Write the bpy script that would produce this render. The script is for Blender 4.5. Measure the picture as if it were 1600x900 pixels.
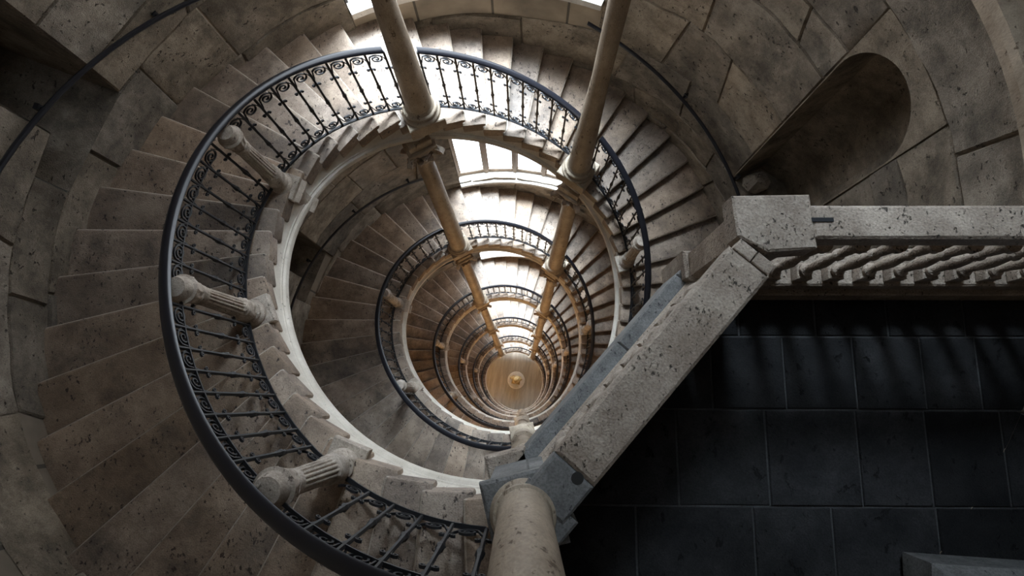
import bpy, math, random
from mathutils import Matrix, Vector
for _o in list(bpy.data.objects): bpy.data.objects.remove(_o, do_unlink=True)
S = bpy.context.scene
C = S.collection
PI = math.pi
RND = random.Random(7)

# ------------------------------------------------------------------ camera
cam_d = bpy.data.cameras.new('camera'); cam = bpy.data.objects.new('camera', cam_d); C.objects.link(cam)
cam_d.sensor_width = 36.0; cam_d.lens = 974.24 * 36.0 / 1600.0; cam_d.clip_start = 0.02; cam_d.clip_end = 200
CM = [[0.98850742, -0.14530545, 0.04170614], [0.15045744, 0.97244963, -0.17805695], [-0.01468448, 0.18228562, 0.98313596]]
CP = (0.43061, -1.0309, 5.14961)
cam.matrix_world = Matrix([CM[0] + [CP[0]], CM[1] + [CP[1]], CM[2] + [CP[2]], [0, 0, 0, 1]])
S.camera = cam
# ------------------------------------------------------------------ world, exposure, light levels
S.view_settings.view_transform = 'Standard'
S.view_settings.look = 'None'
S.view_settings.gamma = 1.0
S.view_settings.use_curve_mapping = False
S.view_settings.exposure = 0.12
W = bpy.data.worlds.new('sky'); S.world = W; W.use_nodes = True
_b = W.node_tree.nodes['Background']; _b.inputs[0].default_value = (0.60, 0.74, 0.95, 1); _b.inputs[1].default_value = 1.0
PANE_STRENGTH = 2.2           # milky daylight on the window panes
TOP_PANE_STRENGTH = 2.5
ROOF_STRENGTH = 3.5           # frosted round roof light
LANTERN_W = 45.0              # unseen warm lanterns added to gild the lower storeys
OCULUS_R = 0.95
sun_d = bpy.data.lights.new('sun', 'SUN'); sun_d.energy = 66.0; sun_d.angle = math.radians(46); sun_d.color = (0.78, 0.89, 1.0)
sun = bpy.data.objects.new('sun', sun_d); C.objects.link(sun)
_az, _el = math.radians(-12), math.radians(68)
sun.rotation_euler = Vector((math.sin(_az)*math.cos(_el), math.cos(_az)*math.cos(_el), math.sin(_el))).to_track_quat('Z', 'Y').to_euler()
try:
    S.cycles.max_bounces = 6; S.cycles.diffuse_bounces = 4; S.cycles.glossy_bounces = 2; S.cycles.transmission_bounces = 2; S.cycles.transparent_max_bounces = 4
    S.cycles.caustics_reflective = False; S.cycles.caustics_refractive = False; S.cycles.sample_clamp_indirect = 4.0
except Exception: pass

# ------------------------------------------------------------------ the helix (measured)
P = 5.0
KN = [math.radians(a) for a in (-200, -130, -60, 20, 100, 190, 300, 420, 720, 1080, 1440, 1900)]
KV = [0.04223, -0.18547, -0.14032, -0.37443, -0.25049, 0.10535, 0.40443, 0.23848, 0.38928, 0.11586, -0.15908, -0.18625]
def _grad():
    m = []
    for i in range(len(KN)):
        if i == 0: m.append((KV[1] - KV[0]) / (KN[1] - KN[0]))
        elif i == len(KN) - 1: m.append((KV[-1] - KV[-2]) / (KN[-1] - KN[-2]))
        else:
            hd = KN[i + 1] - KN[i]; hs = KN[i] - KN[i - 1]
            m.append((hs * hs * KV[i + 1] + (hd * hd - hs * hs) * KV[i] - hd * hd * KV[i - 1]) / (hs * hd * (hd + hs)))
    return m
KM = _grad()
def zt(deg):
    """height of the walking line at azimuth deg (clockwise from north, growing downwards)"""
    ph = math.radians(deg); i = 0
    while i < len(KN) - 2 and ph > KN[i + 1]: i += 1
    h = KN[i + 1] - KN[i]; t = min(max((ph - KN[i]) / h, 0), 1)
    c = (2*t**3 - 3*t*t + 1)*KV[i] + (t**3 - 2*t*t + t)*h*KM[i] + (-2*t**3 + 3*t*t)*KV[i+1] + (t**3 - t*t)*h*KM[i+1]
    return -P * ph / (2 * PI) + c
def hin(deg):
    a = math.radians(deg)
    return 1 + 0.01497*math.cos(2*a) - 0.01747*math.sin(2*a) - 0.00096*math.cos(3*a) + 0.01661*math.sin(3*a)
def rout(deg):
    a = math.radians(deg)
    return 2.53497*(1 - 0.0179*math.cos(2*a) + 0.03337*math.sin(2*a) + 0.00029*math.cos(3*a) - 0.00741*math.sin(3*a) - 0.04431*math.cos(a) - 0.03401*math.sin(a))
def pol(deg, r, z):
    a = math.radians(deg); return (r*math.sin(a), r*math.cos(a), z)
RB, RR = 1.4856, 1.496
FLOOR_Z = -28.5
def cam_px(x, y, z):
    d = (x-CP[0], y-CP[1], z-CP[2])
    c = [sum(d[i]*CM[i][j] for i in range(3)) for j in range(3)]
    if c[2] > -0.05: return (-9999, -9999)
    return (800 + 974.24*c[0]/-c[2], 450 - 974.24*c[1]/-c[2])

# ------------------------------------------------------------------ materials
MATS = {}
def node_mat(name):
    m = bpy.data.materials.new(name); m.use_nodes = True; MATS[name] = m
    nt = m.node_tree; return m, nt, nt.nodes, nt.links, nt.nodes['Principled BSDF']
def coords(nt, scale=(1, 1, 1)):
    N, L = nt.nodes, nt.links
    tc = N.new('ShaderNodeTexCoord'); oi = N.new('ShaderNodeObjectInfo')
    mul = N.new('ShaderNodeMath'); mul.operation = 'MULTIPLY'; mul.inputs[1].default_value = 37.0
    L.new(oi.outputs['Random'], mul.inputs[0])
    add = N.new('ShaderNodeVectorMath'); add.operation = 'ADD'
    L.new(tc.outputs['Object'], add.inputs[0]); L.new(mul.outputs[0], add.inputs[1])
    mp = N.new('ShaderNodeMapping'); mp.inputs['Scale'].default_value = scale
    L.new(add.outputs[0], mp.inputs[0])
    return mp.outputs[0], oi.outputs['Random']
def stone(name, dark, light, scale=4.0, pits=0.5, pit_scale=38.0, pit_col=(0.03, 0.025, 0.02), bump=0.35, rough=0.75, vary=0.25, stain=None, streak=(1, 1, 1), spec=0.25, grain=0.22):
    m, nt, N, L, b = node_mat(name)
    v, rnd = coords(nt, streak)
    def noise(sc, det, ro=0.6, dist=0.0, src=None):
        n = N.new('ShaderNodeTexNoise'); n.inputs['Scale'].default_value = sc; n.inputs['Detail'].default_value = det; n.inputs['Roughness'].default_value = ro; n.inputs['Distortion'].default_value = dist
        L.new(src or v, n.inputs['Vector']); return n.outputs['Fac']
    def ramp(src, stops):
        r = N.new('ShaderNodeValToRGB'); e = r.color_ramp.elements
        while len(e) < len(stops): e.new(0.5)
        for i, (p_, c_) in enumerate(stops): e[i].position = p_; e[i].color = (*c_, 1) if len(c_) == 3 else c_
        L.new(src, r.inputs[0]); return r.outputs[0]
    def mix(fac, a, c_):
        mx = N.new('ShaderNodeMixRGB'); L.new(fac, mx.inputs[0]); L.new(a, mx.inputs[1]); mx.inputs[2].default_value = (*c_, 1); return mx.outputs[0]
    n1 = noise(scale, 7, 0.7, 0.1)
    mid = tuple((x+y)*0.5 for x, y in zip(dark, light)); hi = tuple(min(1, y*1.18) for y in light)
    col = ramp(n1, [(0.30, dark), (0.47, mid), (0.60, light), (0.74, hi)])
    if stain:
        col = mix(ramp(noise(scale*0.55, 6, 0.74, 0.15), [(0.48, (0, 0, 0)), (0.66, (0.75, 0.75, 0.75))]), col, stain)
    # pits: small, uneven, thinned out in some places
    st = N.new('ShaderNodeMapping'); st.inputs['Scale'].default_value = (1.0, 0.7, 1.0); st.inputs['Rotation'].default_value = (0, 0, 0.6); L.new(v, st.inputs[0])
    n2 = noise(pit_scale, 3, 0.6, 0.3, st.outputs[0])
    nm = noise(scale*1.3, 2)
    ad0 = N.new('ShaderNodeMath'); ad0.operation = 'MULTIPLY_ADD'; ad0.inputs[1].default_value = 0.28; L.new(nm, ad0.inputs[0]); L.new(n2, ad0.inputs[2])
    lo = 0.48 + 0.08*pits
    pf = ramp(ad0.outputs[0], [(lo-0.05, (0.92, 0.92, 0.92)), (lo+0.02, (0, 0, 0))])
    col = mix(pf, col, pit_col)
    ng = noise(150.0, 1, 0.5)
    gr = N.new('ShaderNodeMapRange'); gr.inputs[1].default_value = 0.25; gr.inputs[2].default_value = 0.75; gr.inputs[3].default_value = 1-grain; gr.inputs[4].default_value = 1+grain; L.new(ng, gr.inputs[0])
    mr = N.new('ShaderNodeMapRange'); mr.inputs[3].default_value = 1 - vary; mr.inputs[4].default_value = 1 + vary; L.new(rnd, mr.inputs[0])
    mm = N.new('ShaderNodeMath'); mm.operation = 'MULTIPLY'; L.new(gr.outputs[0], mm.inputs[0]); L.new(mr.outputs[0], mm.inputs[1])
    hv = N.new('ShaderNodeHueSaturation'); L.new(mm.outputs[0], hv.inputs['Value']); L.new(col, hv.inputs['Color'])
    w7 = N.new('ShaderNodeMath'); w7.operation = 'MULTIPLY'; w7.inputs[1].default_value = 7.31; L.new(rnd, w7.inputs[0])
    wf = N.new('ShaderNodeMath'); wf.operation = 'FRACT'; L.new(w7.outputs[0], wf.inputs[0])
    sr = N.new('ShaderNodeMapRange'); sr.inputs[3].default_value = 1-vary*0.8; sr.inputs[4].default_value = 1+vary*0.15; L.new(wf.outputs[0], sr.inputs[0]); L.new(sr.outputs[0], hv.inputs['Saturation'])
    L.new(hv.outputs[0], b.inputs['Base Color'])
    b.inputs['Roughness'].default_value = rough; b.inputs['Specular IOR Level'].default_value = spec
    sub = N.new('ShaderNodeMath'); sub.operation = 'MULTIPLY_ADD'; sub.inputs[1].default_value = -0.6; L.new(pf, sub.inputs[0]); L.new(n1, sub.inputs[2])
    ad = N.new('ShaderNodeMath'); ad.operation = 'MULTIPLY_ADD'; ad.inputs[1].default_value = 0.22; L.new(ng, ad.inputs[0]); L.new(sub.outputs[0], ad.inputs[2])
    bp = N.new('ShaderNodeBump'); bp.inputs['Strength'].default_value = bump; bp.inputs['Distance'].default_value = 0.02
    L.new(ad.outputs[0], bp.inputs['Height']); L.new(bp.outputs[0], b.inputs['Normal'])
    return m
def plain(name, col, rough=0.5, metal=0.0, emit=None, strength=0, spec=0.5):
    m, nt, N, L, b = node_mat(name)
    b.inputs['Base Color'].default_value = (*col, 1); b.inputs['Roughness'].default_value = rough; b.inputs['Metallic'].default_value = metal
    b.inputs['Specular IOR Level'].default_value = spec
    if emit: b.inputs['Emission Color'].default_value = (*emit, 1); b.inputs['Emission Strength'].default_value = strength
    return m
stone('nosing_highlight', (0.30, 0.235, 0.175), (0.46, 0.375, 0.295), 6, 0.15, 46, (0.08, 0.06, 0.05), 0.4, 0.55, 0.12, spec=0.35)
stone('step_stone', (0.170, 0.114, 0.079), (0.375, 0.272, 0.192), 4.0, 0.28, 48, (0.05, 0.034, 0.027), 0.55, 0.6, 0.24, stain=(0.085, 0.064, 0.050), spec=0.35)
stone('plaster', (0.50, 0.43, 0.345), (0.71, 0.635, 0.54), 2.5, -0.4, 30, (0.3, 0.26, 0.2), 0.12, 0.8, 0.05, grain=0.06)
stone('wall_stone', (0.135, 0.107, 0.079), (0.345, 0.28, 0.21), 4.2, 0.02, 34, (0.06, 0.049, 0.039), 0.9, 0.9, 0.26, stain=(0.085, 0.070, 0.054))
stone('wall_joint', (0.10, 0.085, 0.07), (0.20, 0.165, 0.13), 5, 0.0, 30, bump=0.6, rough=0.95, vary=0)
stone('column_stone', (0.27, 0.205, 0.145), (0.43, 0.34, 0.25), 6, 0.1, 40, (0.13, 0.09, 0.06), 0.3, 0.6, 0.08, streak=(1, 1, 0.4), grain=0.14)
stone('carved_stone', (0.29, 0.23, 0.18), (0.52, 0.435, 0.355), 9, 0.1, 40, (0.12, 0.09, 0.07), 0.4, 0.7, 0.08)
stone('travertine', (0.275, 0.215, 0.168), (0.43, 0.35, 0.28), 7, 0.22, 85, (0.055, 0.045, 0.036), 0.8, 0.75, 0.05, stain=(0.22, 0.165, 0.125))
stone('grey_ledge', (0.105, 0.101, 0.096), (0.215, 0.208, 0.198), 7, 0.3, 70, (0.05, 0.05, 0.05), 0.5, 0.7, 0.08)
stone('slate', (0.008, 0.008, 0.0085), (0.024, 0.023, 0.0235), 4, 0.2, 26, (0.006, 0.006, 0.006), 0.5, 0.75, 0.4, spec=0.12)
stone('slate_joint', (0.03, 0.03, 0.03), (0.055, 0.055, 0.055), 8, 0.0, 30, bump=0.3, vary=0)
stone('sill_stone', (0.48, 0.44, 0.39), (0.64, 0.59, 0.53), 4, 0.0, 30, (0.2, 0.17, 0.14), 0.2, 0.7, 0.05, grain=0.1)
stone('court_floor', (0.20, 0.165, 0.125), (0.33, 0.28, 0.22), 1.2, -0.5, 14, (0.2, 0.15, 0.1), 0.1, 0.35, 0.0, streak=(5, 0.6, 1), spec=0.5, grain=0.05)
stone('gilt_bronze', (0.20, 0.12, 0.04), (0.42, 0.28, 0.11), 6, 0.0, 20, bump=0.3, rough=0.45, vary=0.05)
stone('frame_wood', (0.16, 0.11, 0.075), (0.25, 0.18, 0.125), 8, -0.5, 40, bump=0.15, rough=0.6, vary=0.05, streak=(1, 1, 0.2), grain=0.1)
plain('iron', (0.012, 0.012, 0.016), 0.32, 0.0, spec=0.6)
plain('iron_dull', (0.014, 0.014, 0.016), 0.5, 0.0, spec=0.35)
def milky(name, col, strength):
    m, nt, N, L, b = node_mat(name); N.remove(b)
    e = N.new('ShaderNodeEmission'); e.inputs[0].default_value = (*col, 1); e.inputs[1].default_value = strength
    t = N.new('ShaderNodeBsdfTransparent'); t.inputs[0].default_value = (0.9, 0.93, 0.95, 1)
    ad = N.new('ShaderNodeAddShader'); L.new(e.outputs[0], ad.inputs[0]); L.new(t.outputs[0], ad.inputs[1]); L.new(ad.outputs[0], N['Material Output'].inputs[0])
milky('pane', (0.90, 0.95, 1.0), PANE_STRENGTH)
milky('top_pane', (0.75, 0.87, 1.0), TOP_PANE_STRENGTH)
plain('roof_pane', (0.7, 0.75, 0.8), 0.5, emit=(0.76, 0.88, 1.0), strength=ROOF_STRENGTH)
plain('lantern_glass', (0.9, 0.7, 0.4), 0.4, emit=(1.0, 0.60, 0.22), strength=12)
plain('hole_shade', (0.02, 0.018, 0.016), 0.9)
M = MATS
def drum_mat():
    # far drum wall: block joints from a procedural brick pattern laid round the cylinder
    m, nt, N, L, b = node_mat('drum_stone')
    tc = N.new('ShaderNodeTexCoord'); uv = tc.outputs['UV']
    br = N.new('ShaderNodeTexBrick'); br.inputs['Scale'].default_value = 1.0; br.inputs['Mortar Size'].default_value = 0.012
    br.inputs['Brick Width'].default_value = 0.72; br.inputs['Row Height'].default_value = 0.45
    br.inputs['Color1'].default_value = (0.36, 0.29, 0.215, 1); br.inputs['Color2'].default_value = (0.22, 0.175, 0.13, 1); br.inputs['Mortar'].default_value = (0.10, 0.085, 0.065, 1)
    L.new(uv, br.inputs['Vector'])
    n = N.new('ShaderNodeTexNoise'); n.inputs['Scale'].default_value = 3; n.inputs['Detail'].default_value = 6
    L.new(tc.outputs['Object'], n.inputs['Vector'])
    mr = N.new('ShaderNodeMapRange'); mr.inputs[1].default_value = 0.3; mr.inputs[2].default_value = 0.7; mr.inputs[3].default_value = 0.55; mr.inputs[4].default_value = 1.25
    L.new(n.outputs['Fac'], mr.inputs[0])
    hv = N.new('ShaderNodeHueSaturation'); L.new(br.outputs['Color'], hv.inputs['Color']); L.new(mr.outputs[0], hv.inputs['Value'])
    L.new(hv.outputs[0], b.inputs['Base Color']); b.inputs['Roughness'].default_value = 0.9
    bp = N.new('ShaderNodeBump'); bp.inputs['Strength'].default_value = 0.5; bp.inputs['Distance'].default_value = 0.02
    L.new(br.outputs['Fac'], bp.inputs['Height']); bp.invert = True; L.new(bp.outputs[0], b.inputs['Normal'])
drum_mat()

# ------------------------------------------------------------------ mesh helpers
class MB:
    def __init__(s): s.v = []; s.f = []
    def add(s, v, f):
        o = len(s.v); s.v += [tuple(x) for x in v]; s.f += [tuple(i + o for i in q) for q in f]
    def box(s, c, ax, ay, az):
        """box with centre c and half-axis vectors"""
        v = []
        for k in (-1, 1):
            for j in (-1, 1):
                for i in (-1, 1): v.append(tuple(c[n] + i*ax[n] + j*ay[n] + k*az[n] for n in range(3)))
        s.add(v, [(0, 2, 3, 1), (4, 5, 7, 6), (0, 1, 5, 4), (2, 6, 7, 3), (0, 4, 6, 2), (1, 3, 7, 5)])
    def cbox(s, c, ax, ay, az, ch=0.01):
        """box with its upper edges chamfered"""
        L = lambda a: math.sqrt(sum(x*x for x in a))
        fx = 1 - ch/L(ax); fy = 1 - ch/L(ay); fz = 1 - ch/L(az)
        rings = []
        for (kx, ky, kz) in ((fx, fy, -1), (1, 1, -fz), (1, 1, fz), (fx, fy, 1)):
            rings.append([tuple(c[n] + i*kx*ax[n] + j*ky*ay[n] + kz*az[n] for n in range(3)) for (i, j) in ((-1, -1), (1, -1), (1, 1), (-1, 1))])
        v = [p for r in rings for p in r]; f = [(3, 2, 1, 0), (12, 13, 14, 15)]
        for r in range(3):
            for k in range(4): f.append((r*4+k, r*4+(k+1) % 4, r*4+4+(k+1) % 4, r*4+4+k))
        s.add(v, f)
    def lathe(s, prof, c=(0, 0, 0), n=20, mod=None):
        v = []; f = []
        for i, (r, z) in enumerate(prof):
            for k in range(n):
                a = 2*PI*k/n; rr = r if mod is None else r*mod(i, a, z)
                v.append((c[0]+rr*math.cos(a), c[1]+rr*math.sin(a), c[2]+z))
        for i in range(len(prof)-1):
            for k in range(n): f.append((i*n+k, i*n+(k+1) % n, (i+1)*n+(k+1) % n, (i+1)*n+k))
        f.append(tuple(range(n-1, -1, -1))); f.append(tuple((len(prof)-1)*n+k for k in range(n)))
        s.add(v, f)
    def loft(s, rings, closed=True, caps=True):
        n = len(rings[0]); v = [p for r in rings for p in r]; f = []
        for i in range(len(rings)-1):
            for k in range(n if closed else n-1):
                f.append((i*n+k, i*n+(k+1) % n, (i+1)*n+(k+1) % n, (i+1)*n+k))
        if caps and closed: f.append(tuple(range(n-1, -1, -1))); f.append(tuple((len(rings)-1)*n+k for k in range(n)))
        s.add(v, f)
    def prism(s, poly, z0, z1, ch=0.0):
        n = len(poly); cx = sum(p[0] for p in poly)/n; cy = sum(p[1] for p in poly)/n
        def ring(z, d):
            out = []
            for (x, y) in poly:
                l = math.hypot(x-cx, y-cy) or 1; out.append((x-(x-cx)/l*d, y-(y-cy)/l*d, z))
            return out
        rs = [ring(z0, 0), ring(z1-ch, 0), ring(z1, ch*1.3)] if ch else [ring(z0, 0), ring(z1, 0)]
        s.loft(rs)
    def tube(s, pts, r, n=6):
        rings = []
        for i, p in enumerate(pts):
            a = Vector(pts[max(i-1, 0)]); b = Vector(pts[min(i+1, len(pts)-1)]); t = (b-a).normalized()
            u = t.cross(Vector((0, 0, 1)));  u = u.normalized() if u.length > 1e-4 else Vector((1, 0, 0))
            w = u.cross(t)
            rings.append([tuple(Vector(p) + u*(r*math.cos(2*PI*k/n)) + w*(r*math.sin(2*PI*k/n))) for k in range(n)])
        s.loft(rings)
    def ribbon(s, pts, w, d, shear=0.0):
        """flat bar curled in the x-z plane; w in-plane width, d depth in y"""
        rings = []
        for i, p in enumerate(pts):
            a = pts[max(i-1, 0)]; b = pts[min(i+1, len(pts)-1)]
            tx, tz = b[0]-a[0], b[1]-a[1]; l = math.hypot(tx, tz) or 1; nx, nz = -tz/l, tx/l
            q = []
            for (sw, sd) in ((-1, -1), (1, -1), (1, 1), (-1, 1)):
                x = p[0]+nx*w/2*sw; z = p[1]+nz*w/2*sw; q.append((x, sd*d/2, z+shear*x))
            rings.append(q)
        s.loft(rings)
    def build(s, name, mat, parent=None, smooth=False, loc=None, uvs=None):
        xs = [p[0] for p in s.v]; ys = [p[1] for p in s.v]; zs = [p[2] for p in s.v]
        if loc is None: loc = ((min(xs)+max(xs))/2, (min(ys)+max(ys))/2, min(zs))
        me = bpy.data.meshes.new(name); me.from_pydata([(p[0]-loc[0], p[1]-loc[1], p[2]-loc[2]) for p in s.v], [], s.f)
        me.materials.append(M[mat]); me.validate()
        if smooth:
            me.polygons.foreach_set('use_smooth', [True]*len(me.polygons))
            try: me.set_sharp_from_angle(angle=math.radians(38))
            except Exception: pass
        me.update()
        return link(name, me, loc, parent)
def link(name, me, loc, parent=None, rotz=0.0):
    o = bpy.data.objects.new(name, me); C.objects.link(o)
    if parent is not None:
        o.parent = parent; pl = WLOC[parent.name]; o.location = (loc[0]-pl[0], loc[1]-pl[1], loc[2]-pl[2])
    else: o.location = loc
    WLOC[o.name] = tuple(loc); o.rotation_euler = (0, 0, rotz); return o
WLOC = {}
def empty(name, loc):
    o = bpy.data.objects.new(name, None); C.objects.link(o); o.location = loc; WLOC[o.name] = tuple(loc); o.empty_display_size = 0.1; return o
def tag(o, label, cat=None, group=None, kind=None):
    o['label'] = label
    if cat: o['category'] = cat
    if group: o['group'] = group
    if kind: o['kind'] = kind
    return o
def stuff(o): o['kind'] = 'stuff'; return o
def mesh_of(mb, name, mat, smooth=True):
    me = bpy.data.meshes.new(name); me.from_pydata(mb.v, [], mb.f); me.materials.append(M[mat]); me.validate()
    if smooth:
        me.polygons.foreach_set('use_smooth', [True]*len(me.polygons))
        try: me.set_sharp_from_angle(angle=math.radians(38))
        except Exception: pass
    me.update(); return me
ORD = ['uppermost', 'second', 'third', 'fourth', 'fifth', 'sixth', 'lowest']

# ------------------------------------------------------------------ openings in the drum wall
WIN_H = 2.3
def win_ab(k): return (3.0, 22.0) if k < 0 else ((-37.0, 15.0) if k == 0 else (-25.0, 16.0))
def sill_z(k):
    if k == 6: return FLOOR_Z+0.35
    return zt(-10+360*k) + (0.67 if k == 0 else 0.36) if k >= 0 else 5.9
WINDOWS = list(range(-1, 7))
NICHE = (57.2, 73.4, -0.52, 2.08)
DOOR = (108.0, 161.0, 2.62, 4.95)
OPEN = [(*win_ab(k), sill_z(k), sill_z(k)+(1.9 if k == -1 else 2.7 if k == 0 else 1.15 if k == 6 else WIN_H)) for k in WINDOWS]
WEST = []
for k in range(3):
    d = zt(-82+360*k) - zt(-82)
    WEST += [(-87.0, -77.0, 1.34+d, 3.1+d), (-93.0, -87.0, 1.34+d, 1.64+d)]
def in_open(a, z):
    for (a0, a1, z0, z1) in OPEN + WEST + [NICHE, DOOR]:
        if a0 < a < a1 and z0 < z < z1: return True
    return False
TOP_Z = 8.6
def build_drum():
    al = set(range(-180, 181, 3)); zl = set([FLOOR_Z-0.3, TOP_Z])
    z = FLOOR_Z
    while z < TOP_Z: zl.add(round(z, 3)); z += 0.6
    for (a0, a1, z0, z1) in OPEN + WEST + [NICHE, DOOR]: al |= {a0, a1}; zl |= {round(z0, 4), round(z1, 4)}
    al = sorted(al); zl = sorted(zl)
    v = []; f = []; uv = []
    na = len(al)
    for z in zl:
        for a in al: v.append(pol(a, rout(a)+0.016, z))
    for i in range(len(zl)-1):
        for j in range(na-1):
            if in_open((al[j]+al[j+1])/2, (zl[i]+zl[i+1])/2): continue
            f.append((i*na+j, i*na+j+1, (i+1)*na+j+1, (i+1)*na+j))
            uv += [(math.radians(al[j])*2.55, zl[i]), (math.radians(al[j+1])*2.55, zl[i]), (math.radians(al[j+1])*2.55, zl[i+1]), (math.radians(al[j])*2.55, zl[i+1])]
    me = bpy.data.meshes.new('wall_drum'); me.from_pydata(v, [], f); me.materials.append(M['drum_stone'])
    lay = me.uv_layers.new(name='uv'); 
    for i, c in enumerate(uv): lay.data[i].uv = c
    me.polygons.foreach_set('use_smooth', [True]*len(me.polygons)); me.update()
    o = link('wall_drum', me, (0, 0, 0)); 
    tag(o, 'round stone drum wall of squared blocks enclosing the spiral stair', kind='structure')
    return o
drum = build_drum()
# ------------------------------------------------------------------ stone blocks of the drum wall
def wob(a, z): return 0.006*math.sin(a*0.31+z*5.1) + 0.005*math.sin(a*0.83-z*8.7+1.3)
def zline(ci, a): return COURSES[ci] + 0.028*math.sin(a*0.07+ci*2.1)*(0 if COURSES[ci] in (1.34, 1.64, 2.08, -0.52) else 1) + 0.012*math.sin(a*0.23+ci)*(0 if COURSES[ci] in (1.34, 1.64, 2.08, -0.52) else 1)
def block(a0, a1, ci, proud, tl0, tl1):
    n = max(2, int((a1-a0)/3.0)+1); mb = MB()
    ga = 0.09; gz = 0.003; ca = 0.22; cz = 0.008
    ts = [0, None] + [k/n for k in range(1, n)] + [None, 1]
    v = []; f = []; na = n+3; nz = 5
    for i in range(nz):
        fz = (0, 0.5, 0.5, 0.5, 1)[i]
        w = (-1, -0.97, 0, 0.97, 1)[i]
        b0 = a0+ga+tl0*w; b1 = a1-ga+tl1*w
        aa = [b0, b0+ca] + [b0+ca+(b1-b0-2*ca)*k/n for k in range(1, n)] + [b1-ca, b1]
        for j, a in enumerate(aa):
            za = zline(ci, a)+gz; zb = zline(ci+1, a)-gz
            z = (za, za+cz, (za+zb)/2, zb-cz, zb)[i]
            edge = i in (0, nz-1) or j in (0, na-1)
            v.append(pol(a, rout(a) - proud + (0.012+proud if edge else wob(a, z)), z))
    for i in range(nz-1):
        for j in range(na-1): f.append((i*na+j, i*na+j+1, (i+1)*na+j+1, (i+1)*na+j))
    mb.add(v, f); return mb
COURSES = [-6.9, -6.2, -5.55, -4.85, -4.1, -3.4, -2.72, -2.05, -1.4, -0.85, -0.52, 0.06, 0.70, 1.34, 1.64, 2.08, 2.52, 2.95, 3.4]
def free_runs(za, zb):
    """azimuth runs of one course that no opening interrupts"""
    cut = []
    for (a0, a1, z0, z1) in OPEN + WEST + [NICHE, DOOR]:
        if min(zb, z1) - max(za, z0) > 0.10*(zb-za): cut.append((a0, a1))
    cut.sort(); runs = []; a = -196.0
    for (c0, c1) in cut:
        if c0 > a: runs.append((a, c0))
        a = max(a, c1)
    runs.append((a, 163.0)); return [r for r in runs if r[1]-r[0] > 1.5]
NB = 0
for ci in range(len(COURSES)-1):
    za, zb = COURSES[ci], COURSES[ci+1]; zm = (za+zb)/2
    rr = random.Random(100+ci)
    for (r0, r1) in free_runs(za, zb):
        a = r0; tl = 0.0
        while a < r1-0.5:
            w = rr.uniform(11, 24); b_ = a+w; tn = rr.uniform(-1.3, 1.3)
            if r1-b_ < 6: b_ = r1; tn = 0.0
            am = (a+b_)/2
            t1 = zt(am); t2 = zt(am+360)
            strip1 = zb > t1-0.05 and zm < t1+4.3
            strip2 = zb > t2-0.05 and zm < t1-0.35 and (-125 < am < 100)
            px = cam_px(*pol(am, rout(am), zm))
            if (strip1 or strip2) and -110 < px[0] < 1710 and -110 < px[1] < 1010 and NB < 300:
                block(a, b_, ci, rr.uniform(-0.008, 0.012), tl, tn).build('stone_block', 'wall_stone', drum, smooth=True); NB += 1
            a = b_; tl = tn
# cornice band high on the east side
mb = MB(); rings = []
for a in range(18, 91, 3):
    R = rout(a); rings.append([pol(a, R-0.03, 2.545), pol(a, R-0.075, 2.57), pol(a, R-0.08, 2.63), pol(a, R-0.10, 2.65), pol(a, R-0.10, 2.70), pol(a, R+0.05, 2.72), pol(a, R+0.05, 2.53)])
mb.loft(rings); tag(mb.build('trim_1', 'column_stone', smooth=True), 'moulded stone cornice high on the wall above the niche', kind='structure')

# ------------------------------------------------------------------ niche on the east side
def build_niche():
    mb = MB(); ac, zc_, hw, hh = 65.3, 1.52, 7.9, 0.405
    out = []
    out.append((ac-hw, NICHE[2])); 
    for k in range(7): out.append((ac-hw, NICHE[2]+0.05+(zc_-NICHE[2]-0.05)*k/6))
    for k in range(1, 24):
        t = PI - PI*k/24; out.append((ac+hw*math.cos(t), zc_+hh*math.sin(t)))
    for k in range(7): out.append((ac+hw, zc_-(zc_-NICHE[2]-0.05)*k/6))
    out.append((ac+hw, NICHE[2]))
    n = len(out)
    r2 = [pol(a, rout(a)-0.004, z) for a, z in out]
    r3 = [pol(ac+(a-ac)*0.97, rout(a)+0.30, z) for a, z in out]
    arch = [(NICHE[0], NICHE[2])] + out[:] + [(NICHE[1], NICHE[2])]
    for seq in (out[7:32],):
        lo = [pol(a, rout(a)-0.004, z) for a, z in seq]; hi = [pol(a, rout(a)-0.004, NICHE[3]) for a, z in seq]
        mb.loft([lo, hi], closed=False)
    for (a0, a1) in ((NICHE[0], ac-hw), (ac+hw, NICHE[1])):
        mb.add([pol(a0, rout(a0)-.004, NICHE[2]), pol(a1, rout(a1)-.004, NICHE[2]), pol(a1, rout(a1)-.004, NICHE[3]), pol(a0, rout(a0)-.004, NICHE[3])], [(0, 1, 2, 3)])
    for q in ([(NICHE[0], z) for z in (NICHE[2], NICHE[3])], [(NICHE[1], z) for z in (NICHE[2], NICHE[3])], [(NICHE[0]+(NICHE[1]-NICHE[0])*i/6, NICHE[3]) for i in range(7)]):
        mb.loft([[pol(a, rout(a)-.004, z) for a, z in q], [pol(a, rout(a)+.06, z) for a, z in q]], closed=False)
    s = mb.build('niche_surround', 'wall_stone', drum, smooth=True)
    mb = MB(); mb.loft([r2, r3], closed=False)
    ctr = [pol(ac+(a-ac)*0.4, rout(ac)+0.42, NICHE[2]+(z-NICHE[2])*0.9) for a, z in out]
    mb.loft([r3, ctr], closed=False)
    half = n//2
    v = list(ctr); mb.add(v, [(k, k+1, n-2-k, n-1-k) for k in range(half-1)])
    mb.add([r2[0], r3[0], ctr[0], ctr[-1], r3[-1], r2[-1]], [(0, 1, 2, 3, 4, 5)])
    mb.build('niche_lining', 'wall_stone', drum, smooth=True)
build_niche()
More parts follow.
